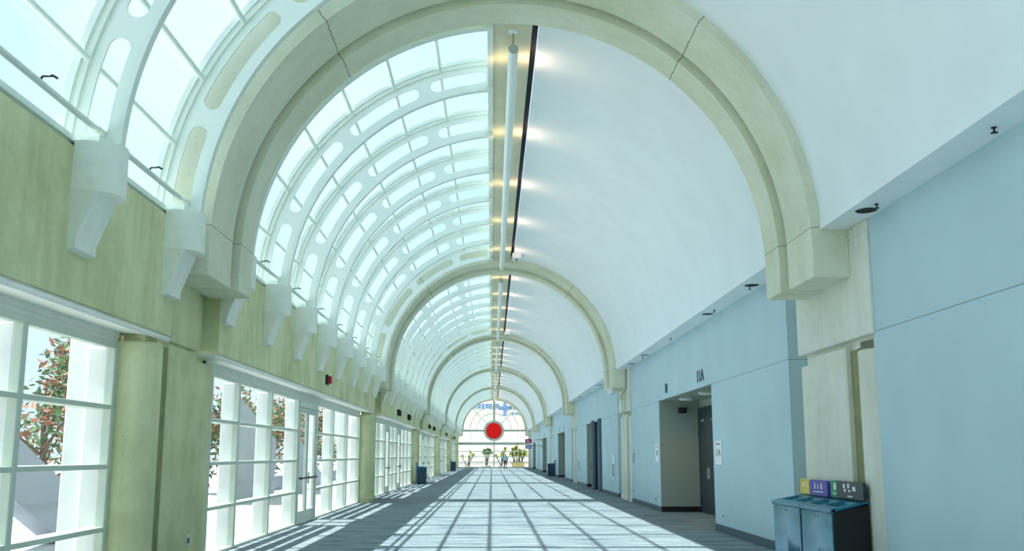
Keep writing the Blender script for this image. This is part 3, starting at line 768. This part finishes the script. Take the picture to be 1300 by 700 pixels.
# ------------------------------------------------------------------ recycling stations
def station(y0, y1, signs, label):
    r = tag(empty('recycling_station', (4.32, y0, 0)), label, 'recycling bin', 'recycling stations by the nearest right pier')
    L = y1 - y0; D = .46
    H0, H1 = .91, 1.0
    m = MB()
    prof = [(.03, .06), (.0, .10), (0, H0 - .07), (.02, H0 - .02), (.05, H0), (.05, .06)]
    # bent front panel
    m = MB(); n = 26; ring = []
    for i in range(n + 1):
        yy = .03 + (L - .06) * i / n
        ring.append([(x - .012 * math.sin(i / n * 2 * PI) * (1 if 0 < x < .04 else .5), yy, z) for x, z in prof])
    m.loft(ring); m.build('front_panel', M['teal'], r)
    m = MB()
    for a, c in ((0, .035), (L - .035, L)):
        m.prism([(.01, .02), (D, .02), (D, H1 - .01), (.03, H0 - .02), (.01, H0 - .06)], 'y', a, c)
    m.box(.05, D, .035, L - .035, .02, .5); m.box(D - .03, D, .035, L - .035, .5, H1 - .02)
    m.build('body', M['bblack'], r)
    # sloping lid with two openings
    m = MB(); h = L / 2
    def z(x): return H0 + .0 + (H1 - H0) * (x / D)
    def slab(xa, xb, ya, yb): m.loft([[(x, y, z(x) - .03) for x, y in ((xa, ya), (xb, ya), (xb, yb), (xa, yb))], [(x, y, z(x) + .012) for x, y in ((xa, ya), (xb, ya), (xb, yb), (xa, yb))]])
    slab(.0, .10, 0, L); m.tube([(.005, 0, H0 - .02), (.005, L, H0 - .02)], .034, 12); slab(.36, D + .01, 0, L)
    for yy in (0, h - .07, L - .12): slab(.10, .36, yy, yy + (.14 if 0 < yy < L - .2 else .12))
    m.build('lid', M['tealin'], r)
    for i in range(2):
        ya, yb = (.12, h - .07) if i == 0 else (h + .07, L - .12)
        m = MB(); top = [(.10, ya), (.36, ya), (.36, yb), (.10, yb)]; bot = [(.17, ya + .08), (.30, ya + .08), (.30, yb - .08), (.17, yb - .08)]
        vs = [(x, y, z(x)) for x, y in top] + [(x, y, z(x) - .16) for x, y in bot]
        m.add(vs, [(0, 1, 5, 4), (1, 2, 6, 5), (2, 3, 7, 6), (3, 0, 4, 7)]); m.add([(x, y, z(x) - .161) for x, y in bot], [(0, 1, 2, 3)])
        m.build('chute', M['tealin'], r)
    for q in (.08, h - .06, h + .06, L - .08):
        MB().lathe([(.012, -.016), (.012, .0)], (0, q, H0 - .10), 10, 'x').build('bolt', M['chrome'], r)
    for (ya, yb, xs, zb, mat, icon) in signs:
        c = MB(); w_ = yb - ya; hh = .22; rr = .05; pts = []
        for cx, cz, a0 in ((w_ - rr, hh - rr, 0), (rr, hh - rr, 90)):
            for i in range(6): a = math.radians(a0 + 18 * i); pts.append((cx + rr * math.cos(a), cz + rr * math.sin(a)))
        pts += [(0, 0), (w_, 0)]
        c.prism([(p[0] + ya - y0, p[1] + zb) for p in pts], 'x', xs - 4.32, xs - 4.32 + .05)
        s = c.build('sign_board', M[mat], r); s['label'] = {'yellow': 'yellow sign board', 'purple': 'purple sign board', 'green': 'green sign board', 'greys': 'charcoal sign board'}[mat]
        k = MB(); X = xs - 4.32 - .003; yc = (ya + yb) / 2 - y0; zc = zb + .14
        def bar(y, z, w, h): k.box(X, X + .004, y - w / 2, y + w / 2, z - h / 2, z + h / 2)
        def bottle(y, z, s):
            k.prism([(y - s * .5, z - s), (y + s * .5, z - s), (y + s * .5, z + s * .2), (y + s * .2, z + s * .6), (y + s * .2, z + s), (y - s * .2, z + s), (y - s * .2, z + s * .6), (y - s * .5, z + s * .2)], 'x', X, X + .004)
        if icon == 'a': bottle(yc - .05, zc, .045); bar(yc + .1, zc, .07, .07); bar(yc, zb + .045, .22, .014)
        if icon == 'b': bottle(yc + .14, zc, .045); bottle(yc, zc - .012, .035); bottle(yc - .15, zc, .048); bar(yc, zb + .055, .42, .014)
        if icon == 'c': k.lathe([(.03, 0), (.05, 0), (.05, .004), (.03, .004)], (X, yc, zc), 16, 'x'); bar(yc, zb + .045, .18, .014)
        if icon == 'd': bar(yc + .2, zc + .02, .07, .05); bar(yc + .17, zc - .035, .06, .04); k.lathe([(.005, 0), (.035, 0), (.035, .004), (.005, .004)], (X, yc + .03, zc + .025), 14, 'x'); bar(yc, zc - .04, .06, .03); bar(yc - .18, zc - .01, .11, .055); bar(yc - .02, zb + .03, .18, .018)
        k.build('sign_print', M['white'], s)
    return r
station(13.22, 14.58, [(13.20, 14.22, 4.72, 1.03, 'greys', 'd'), (14.18, 14.56, 4.75, 1.03, 'green', 'c')], 'nearer teal metal recycling bin with charcoal and green signs, by right pier')
station(14.60, 16.0, [(14.61, 15.44, 4.72, 1.02, 'purple', 'b'), (15.42, 15.98, 4.75, 1.02, 'yellow', 'a')], 'farther teal metal recycling bin with purple and yellow signs, by right pier')
# dark bins further along
def far_bin(x, y, rz, label, stripe=False):
    r = tag(empty('litter_bin', (x, y, 0), rz), label, 'bin', 'navy litter bins down the hall')
    MB().bbox(-.27, .27, -.3, .3, .02, .90, .02).build('body', M['navy'], r)
    m = MB(); m.prism([(-.29, .90), (.29, .90), (.29, .95), (-.29, 1.0)], 'y', -.31, .31); m.build('lid', M['tealin'], r)
    MB().bbox(-.29, -.24, -.2, .2, .97, 1.22, .015).build('sign_board', M['navy'], r)
    MB().bbox(.24, .275, -.2, .2, .62, .82, .006).build('flap', M['bblack'], r)
    if stripe:
        MB().bbox(.268, .30, -.27, .27, .08, .86, .006).build('front_panel', M['crims'], r); MB().bbox(.299, .305, -.2, .2, .2, .75, .002).build('front_label', M['white'], r)
    return r
far_bin(-3.9, 57.95, 0, 'navy litter bin against the third left pier'); far_bin(-3.85, 103.8, 0, 'small far navy litter bin against the fifth left pier')
far_bin(4.5, 78.6, PI, 'dark litter bin with coloured front against the right wall', True)

# ------------------------------------------------------------------ hanging signs near the end
for i, (z, mat, lb) in enumerate(((2.92, 'crims', 'upper crimson and white hanging sign on the far right wall'), (2.36, 'blue', 'lower blue hanging sign on the far right wall'))):
    r = tag(empty('blade_sign', (XR, 100.0, z)), lb, 'sign', 'blade signs at the far right')
    if i == 0:
        MB().bbox(-1.62, -1.0, -.04, .04, -.19, .19, .01).build('board', M[mat], r); MB().bbox(-1.0, -.62, -.04, .04, -.19, .19, .01).build('white_end', M['white'], r)
        k = MB(); k.prism([(-1.45, -.02), (-1.35, -.12), (-1.25, -.02), (-1.28, .06), (-1.35, .02), (-1.42, .06)], 'y', -.05, -.03); k.build('emblem', M['white'], r)
    else:
        MB().bbox(-1.62, -1.0, -.04, .04, -.17, .17, .01).build('board', M[mat], r)
        k = MB(); k.box(-1.5, -1.44, -.05, -.03, -.1, .1); k.box(-1.38, -1.3, -.05, -.03, -.1, .1); k.box(-1.24, -1.12, -.05, -.03, -.1, .05); k.build('lettering_marks', M['white'], r)
    MB().tube([(-.02, 0, .12), (-1.0, 0, .12)], .02, 8).build('bracket_arm', M['dark'], r)
    MB().bbox(-.03, 0, -.08, .08, -.1, .2, .01).build('wall_plate', M['dark'], r)

# ------------------------------------------------------------------ person
def skinned(name, verts, edges, radii, mat, parent, lv=2, root=0):
    me = bpy.data.meshes.new(name); me.from_pydata(verts, edges, []); o = bpy.data.objects.new(name, me); col.objects.link(o)
    md = o.modifiers.new('skin', 'SKIN'); md.use_smooth_shade = True
    for i, r in enumerate(radii):
        d = me.skin_vertices[0].data[i]; d.radius = (r, r) if not isinstance(r, tuple) else r; d.use_root = (i == root)
    s = o.modifiers.new('sub', 'SUBSURF'); s.levels = lv; s.render_levels = lv
    dg = bpy.context.evaluated_depsgraph_get(); m2 = bpy.data.meshes.new_from_object(o.evaluated_get(dg)); bpy.data.objects.remove(o)
    m2.name = name; m2.materials.clear(); m2.materials.append(mat)
    for p in m2.polygons: p.use_smooth = True
    o = bpy.data.objects.new(name, m2); col.objects.link(o); o.parent = parent
    return o
per = tag(empty('person', (1.5, 115.4, 0), .1), 'person walking away in dark jacket with light blue bag at back', 'person')
V = []; E_ = []; Rr = []
def vt(p, r, par=None):
    V.append(p); Rr.append(r)
    if par is not None: E_.append((par, len(V) - 1))
    return len(V) - 1
pel = vt((0, 0, .92), (.15, .11)); sp_ = vt((0, .0, 1.12), (.135, .10), pel); ch = vt((0, .01, 1.32), (.165, .11), sp_); nk = vt((0, .015, 1.45), .055, ch)
hd0 = vt((0, .03, 1.52), (.07, .085), nk); hd1 = vt((0, .03, 1.60), (.078, .095), hd0); hd2 = vt((0, .025, 1.67), (.055, .065), hd1)
vt((0, .125, 1.575), .018, hd1)
arms = []
for s, sw in ((-1, -.10), (1, .12)):
    sh = vt((s * .185, .01, 1.37), .058, ch); el = vt((s * .25, -.02 + sw * .3, 1.10), .043, sh); wr = vt((s * .255, .03 + sw, .87), .028, el); pa = vt((s * .25, .045 + sw, .80), (.022, .036), wr)
    arms.append((sh, el, wr))
    for j, (dy, L_) in enumerate(((-.03, .065), (-.01, .08), (.01, .078), (.03, .06))):
        a = vt((s * .245, .045 + sw + dy, .765), .010, pa); b_ = vt((s * .235, .055 + sw + dy, .765 - L_ * .6), .009, a); vt((s * .222, .065 + sw + dy, .765 - L_), .007, b_)
    a = vt((s * .235, .085 + sw, .80), .011, pa); vt((s * .225, .10 + sw, .765), .009, a)
for s, sw in ((-1, .16), (1, -.16)):
    hp = vt((s * .09, 0, .86), .095, pel); kn = vt((s * .09, sw * .6 + .03, .49), .062, hp); an_ = vt((s * .085, sw - .05 * (sw < 0), .10 + .05 * (sw < 0)), .04, kn); ft = vt((s * .095, sw + .12, .045 + .0), .033, an_)
skinned('body', V, E_, Rr, M['skin'], per)
# clothes follow the same joints, a little wider
Vj = [(0, 0, .80), (0, 0, 1.0), (0, .01, 1.2), (0, .01, 1.36), (-.185, .01, 1.37), (-.25, -.05, 1.10), (-.256, -.06, .90), (.185, .01, 1.37), (.25, .016, 1.10), (.256, .14, .90), (0, .015, 1.45)]
skinned('jacket', Vj, [(0, 1), (1, 2), (2, 3), (3, 4), (4, 5), (5, 6), (3, 7), (7, 8), (8, 9), (3, 10)], [(.175, .135), (.165, .125), (.165, .125), (.185, .13), .078, .06, .05, .078, .06, .05, .072], M['jacket'], per)
Vt = [(0, 0, .93), (-.09, 0, .86), (-.09, .126, .49), (-.087, .16, .10), (.09, 0, .86), (.09, -.066, .49), (.087, -.20, .15)]
skinned('trousers', Vt, [(0, 1), (1, 2), (2, 3), (0, 4), (4, 5), (5, 6)], [(.165, .125), .105, .075, .058, .105, .075, .058], M['trous'], per)
for s, y_, z_ in ((-1, .16, 0), (1, -.20, .05)):
    m = MB(); m.loft([[(s * .09 + .045 * math.cos(a) * k, y_ + .05 + .135 * math.sin(a) * k, zz) for a in [2 * PI * j / 16 for j in range(16)]] for zz, k in ((z_ + .005, 1), (z_ + .03, 1.03), (z_ + .07, .8), (z_ + .09, .5))], True, True); m.build('shoe', M['shoe'], per)
skinned('hair', [(0, -.012, 1.50), (0, .0, 1.57), (0, .005, 1.64), (0, .015, 1.70)], [(0, 1), (1, 2), (2, 3)], [(.072, .07), (.09, .092), (.094, .10), (.06, .07)], M['hair'], per)
bg = tag(empty('shoulder_bag', (1.46, 115.22, 1.15)), 'light blue bag on the back of the walking person', 'bag')
MB().bbox(-.2, .16, -.12, .0, -.15, .17, .035).build('bag_body', M['bag'], bg)
MB().tube([(-.14, -.02, .14), (-.08, .06, .27), (.05, .08, .3), (.1, .03, .25), (.12, -.03, .14)], .014, 6).build('strap', M['bag'], bg)

# ------------------------------------------------------------------ planters and plants outside the end window
def rosette(m, c, n, L, w_, rng, droop=.5):
    for i in range(n):
        a = rng.uniform(0, 2 * PI); el = rng.uniform(-.25, 1.35); d = Vector((math.cos(a) * math.cos(el), math.sin(a) * math.cos(el), math.sin(el)))
        l_ = L * rng.uniform(.7, 1.1); sd = d.cross(Vector((0, 0, 1))).normalized() * w_
        p = Vector(c); mid = p + d * l_ * .55 + Vector((0, 0, .06 * L)); tip = p + d * l_ - Vector((0, 0, droop * L * math.cos(el) * .5))
        m.add([p - sd * .4, p + sd * .4, mid + sd, mid - sd, tip], [(0, 1, 2, 3), (3, 2, 4)])
def pot(x, y, w0, w1, h_, mat, label, square=False):
    r = tag(empty('planter', (x, y, -.03)), label, 'planter', 'planters outside the end window')
    m = MB()
    if square: m.bbox(-w1, w1, -w1 * .6, w1 * .6, 0, h_, .03); m.bbox(-w1 - .03, w1 + .03, -w1 * .6 - .03, w1 * .6 + .03, h_ - .1, h_ - .001, .02)
    else: m.lathe([(w0, 0), (w0 * 1.04, .02), (w1, h_ - .06), (w1 + .03, h_ - .05), (w1 + .03, h_), (w1 - .04, h_), (w1 - .05, h_ - .05), (.01, h_ - .05)], n=28)
    m.build('pot', M[mat], r)
    m = MB()
    if square: m.bbox(-w1 + .06, w1 - .06, -w1 * .6 + .06, w1 * .6 - .06, h_ - .02, h_ + .01, .005)
    else: m.lathe([(w1 - .06, h_ - .06), (w1 - .06, h_ - .02), (.01, h_ - .01)], n=24)
    m.build('soil', M['soil'], r)
def spiky(x, y, z0, stems, label, mat, seed, L=.6, n=60):
    rng = random.Random(seed)
    r = tag(empty('potted_tree', (x, y, z0)), label, 'plant', 'plants outside the end window')
    t = MB(); f = MB()
    for (dx, dy, hgt, lean) in stems:
        path = [(dx, dy, 0), (dx + lean * .3, dy, hgt * .4), (dx + lean * .7, dy + .03, hgt * .75), (dx + lean, dy, hgt)]
        t.tube(path, [.07, .055, .05, .045], 8); rosette(f, (dx + lean, dy, hgt), n, L * 1.25, .07, rng)
    t.build('trunk', M['bark'], r); f.build('foliage', M[mat], r)
YP = 132.3
pot(-3.05, YP, .38, .42, .3, 'pot', 'low beige bowl planter at the left of the end window'); spiky(-3.05, YP, .26, [(-.2, 0, 1.0, -.5), (0, 0, 1.5, .3), (.1, 0, .9, .1), (.1, .1, 1.2, .6)], 'thin branching plant in the leftmost low bowl planter', 'leafy', 1, .42, 36)
pot(-.67, YP, .42, .55, .32, 'pot', 'beige bowl planter under the spiky tree left of centre'); spiky(-.67, YP, .28, [(0, 0, 1.5, .0), (.05, 0, 1.75, .15), (-.05, 0, 1.6, -.25), (.05, .1, 1.55, .4)], 'dark green spiky tree on one stem left of centre', 'leafg', 2, .55, 60)
pot(1.24, YP, .32, .42, .28, 'pot', 'beige bowl planter half hidden beside the walking person'); spiky(1.24, YP, .24, [(0, 0, 1.3, .0), (.05, 0, 2.0, .4), (-.1, 0, 1.1, -.6), (0, .1, 1.6, .25)], 'thin yellow green plant behind the walking person', 'leafy', 3, .42, 36)
pot(3.34, YP, .8, .80, .74, 'poty', 'large square ochre planter at the right of the end window', True); spiky(3.34, YP, .72, [(-.4, 0, 1.2, -.25), (-.15, .1, 1.5, -.1), (.1, 0, 1.1, .1), (.4, 0, 1.0, .4), (.5, .1, .8, .3), (-.5, 0, .8, -.3), (.2, 0, .6, .0), (-.1, -.1, .7, -.1)], 'big bushy yellow green plant in the square ochre planter', 'leafy', 4, .62, 70)

# ------------------------------------------------------------------ outside: building, trees, sloped parapets
bd = tag(empty('office_building', (0, 176, 0)), 'cream building with blue window bands beyond the end window', 'building')
MB().box(-15, 40, 0, 20, -.1, 14).build('facade', M['fac'], bd)
rng = random.Random(5)
for z0, z1, xa, xb, wm in ((9.3, 10.2, -3.2, 1.0, .55), (9.0, 9.8, 1.1, 2.9, .7), (9.2, 9.8, 3.0, 4.0, .45), (8.25, 8.75, 3.4, 5.4, .5)):
    x = xa
    while x < xb:
        wd = wm * rng.uniform(.7, 1.1); MB().bbox(x, x + wd, -.08, .05, z0 + rng.uniform(0, .15), z1, .02).build('window_band', M['facg'], bd); x += wd + rng.uniform(.08, .2)
MB().bbox(1.95, 2.45, -.35, .1, 8.2, 10.75, .03).build('stair_tower', M['facg'], bd)
for z in (8.1, 9.1, 10.3): MB().bbox(-15, 40, -.25, .05, z - .06, z + .05, .01).build('ledge', M['fac'], bd)
def garden_tree(x, y, hgt, rad, label, seed):
    rng = random.Random(seed)
    r = tag(empty('garden_tree', (x, y, -.03)), label, 'tree', 'red tipped trees outside the left glazing')
    t = MB(); t.tube([(0, 0, 0), (.05, .04, hgt * .25), (-.03, .08, hgt * .5), (0, 0, hgt * .8)], [.13, .11, .08, .04], 8)
    f = MB(); cl = []
    for i in range(11):
        a = rng.uniform(0, 2 * PI); q = rng.uniform(.2, 1) * rad; z = hgt * rng.uniform(.26, .95); k = 1 - .35 * abs(z / hgt - .65)
        p = Vector((q * math.cos(a) * k, q * math.sin(a) * k, z)); cl.append(p)
        t.tube([(0, 0, z * .55), (p.x * .5, p.y * .5, z * .8), tuple(p)], [.05, .035, .015], 6)
    for p in cl:
        for j in range(230):
            d = Vector((rng.gauss(0, 1), rng.gauss(0, 1), rng.gauss(0, .8))).normalized() * rng.uniform(.3, 1) * rad * .5
            c = p + d; u = Vector((rng.gauss(0, 1), rng.gauss(0, 1), rng.gauss(0, .6))).normalized(); s_ = u.cross(Vector((rng.gauss(0, 1), rng.gauss(0, 1), rng.gauss(0, 1)))).normalized()
            L_ = rng.uniform(.2, .38); wv = L_ * .2
            f.add([c, c + u * L_ * .5 + s_ * wv, c + u * L_, c + u * L_ * .5 - s_ * wv], [(0, 1, 2, 3)])
    t.build('trunk', M['bark'], r); f.build('foliage', M['leafr'], r)
tl = [(-13.5, 31.4, 4.9, 2.3), (-12.5, 44.5, 4.6, 1.9), (-12.5, 53.5, 4.4, 1.8), (-13, 62, 4.6, 1.9), (-12.5, 71, 4.5, 1.9)]
wh = ['red tipped leafy tree seen through the nearest glazing', 'red tipped tree seen through the left panes behind the nearest pier', 'red tipped tree seen through the glass double door', 'red tipped tree seen just beyond the double door', 'farthest red tipped tree outside the left glazing']
for i, (x, y, h_, rd) in enumerate(tl): garden_tree(x, y, h_, rd, wh[i], 20 + i)
def parapet(x, pts, label):
    m = MB(); m.prism(pts, 'x', x - .35, x); tag(m.build('sloped_parapet', M['outc']), label, 'parapet', 'sloped parapets outside')
parapet(-8.0, [(13.2, 2.66), (13.2, 3.6), (17.3, 2.02), (19.85, 1.04), (21.6, .36), (21.6, -.03), (19.9, -.03)], 'sloped grey concrete parapet seen through the nearest glazing')
parapet(-8.6, [(34.6, -.03), (41.5, -.03), (41.5, 2.2), (38.9, 2.75), (34.6, 3.75)], 'sloped grey concrete slab seen through the left panes behind the nearest pier')
parapet(-8.2, [(43.6, -.03), (43.6, 2.5), (52.0, .3), (52, -.03)], 'sloped grey parapet seen through the glass double door')
def lowwall(x, y0, y1, h_, label):
    m = MB(); m.bbox(x - .3, x, y0, y1, -.03, h_, .03); m.bbox(x - .36, x + .06, y0 - .04, y1 + .04, h_ - .1, h_ + .02, .02); tag(m.build('garden_wall', M['outc']), label, 'wall', 'low garden walls')
lowwall(-10.6, 26, 38, .55, 'low grey garden wall under the nearest tree outside'); lowwall(-10.3, 41, 76, .6, 'long low grey garden wall under the trees outside')

# ------------------------------------------------------------------ light, sky, camera
wld = bpy.data.worlds.new('sky'); scene.world = wld; wld.use_nodes = True
n, l = wld.node_tree.nodes, wld.node_tree.links
bgd = n['Background']; tc = n.new('ShaderNodeTexCoord'); sep = n.new('ShaderNodeSeparateXYZ'); l.new(tc.outputs['Generated'], sep.inputs['Vector'])
rmp = n.new('ShaderNodeValToRGB'); l.new(sep.outputs['Z'], rmp.inputs['Fac'])
e = rmp.color_ramp.elements; e[0].position = 0; e[0].color = (.78, .90, 1, 1); e[1].position = .9; e[1].color = (.33, .64, .96, 1); e.new(.25).color = (.42, .70, .97, 1)
nz = n.new('ShaderNodeTexNoise'); nz.inputs['Scale'].default_value = 2.2; nz.inputs['Detail'].default_value = 6; l.new(tc.outputs['Generated'], nz.inputs['Vector'])
r2 = n.new('ShaderNodeValToRGB'); l.new(nz.outputs['Fac'], r2.inputs['Fac']); r2.color_ramp.elements[0].position = .35; r2.color_ramp.elements[1].position = .6
mx = n.new('ShaderNodeMixRGB'); l.new(r2.outputs['Color'], mx.inputs['Fac']); l.new(rmp.outputs['Color'], mx.inputs['Color1']); mx.inputs['Color2'].default_value = (.68, .84, .96, 1)
l.new(mx.outputs['Color'], bgd.inputs['Color']); bgd.inputs['Strength'].default_value = 1.15
S = bpy.data.lights.new('sun', 'SUN'); S.energy = 8.5; S.angle = math.radians(.6); S.color = (1, .985, .95)
so = bpy.data.objects.new('sun', S); col.objects.link(so)
so.rotation_euler = Vector((.45, -.02, -1)).to_track_quat('-Z', 'Y').to_euler(); so.location = (-20, 20, 40)

cam = bpy.data.cameras.new('camera'); co = bpy.data.objects.new('camera', cam); col.objects.link(co)
cam.sensor_fit = 'HORIZONTAL'; cam.sensor_width = 36; cam.lens = 36 * 1299 / 1300; cam.clip_end = 800; cam.clip_start = .05
co.location = (0, 0, 1.6); co.rotation_euler = (PI / 2 + .1737, 0, -.0194)
scene.camera = co
vs = scene.view_settings; vs.view_transform = 'Standard'; vs.look = 'None'; vs.gamma = 1; vs.exposure = 0.2; vs.use_curve_mapping = False
cy = scene.cycles
cy.use_denoising = True; cy.max_bounces = 10; cy.diffuse_bounces = 6; cy.glossy_bounces = 4; cy.transmission_bounces = 8; cy.transparent_max_bounces = 24
cy.sample_clamp_indirect = 8; cy.caustics_reflective = False; cy.caustics_refractive = False
try: cy.denoiser = 'OPENIMAGEDENOISE'
except Exception: pass
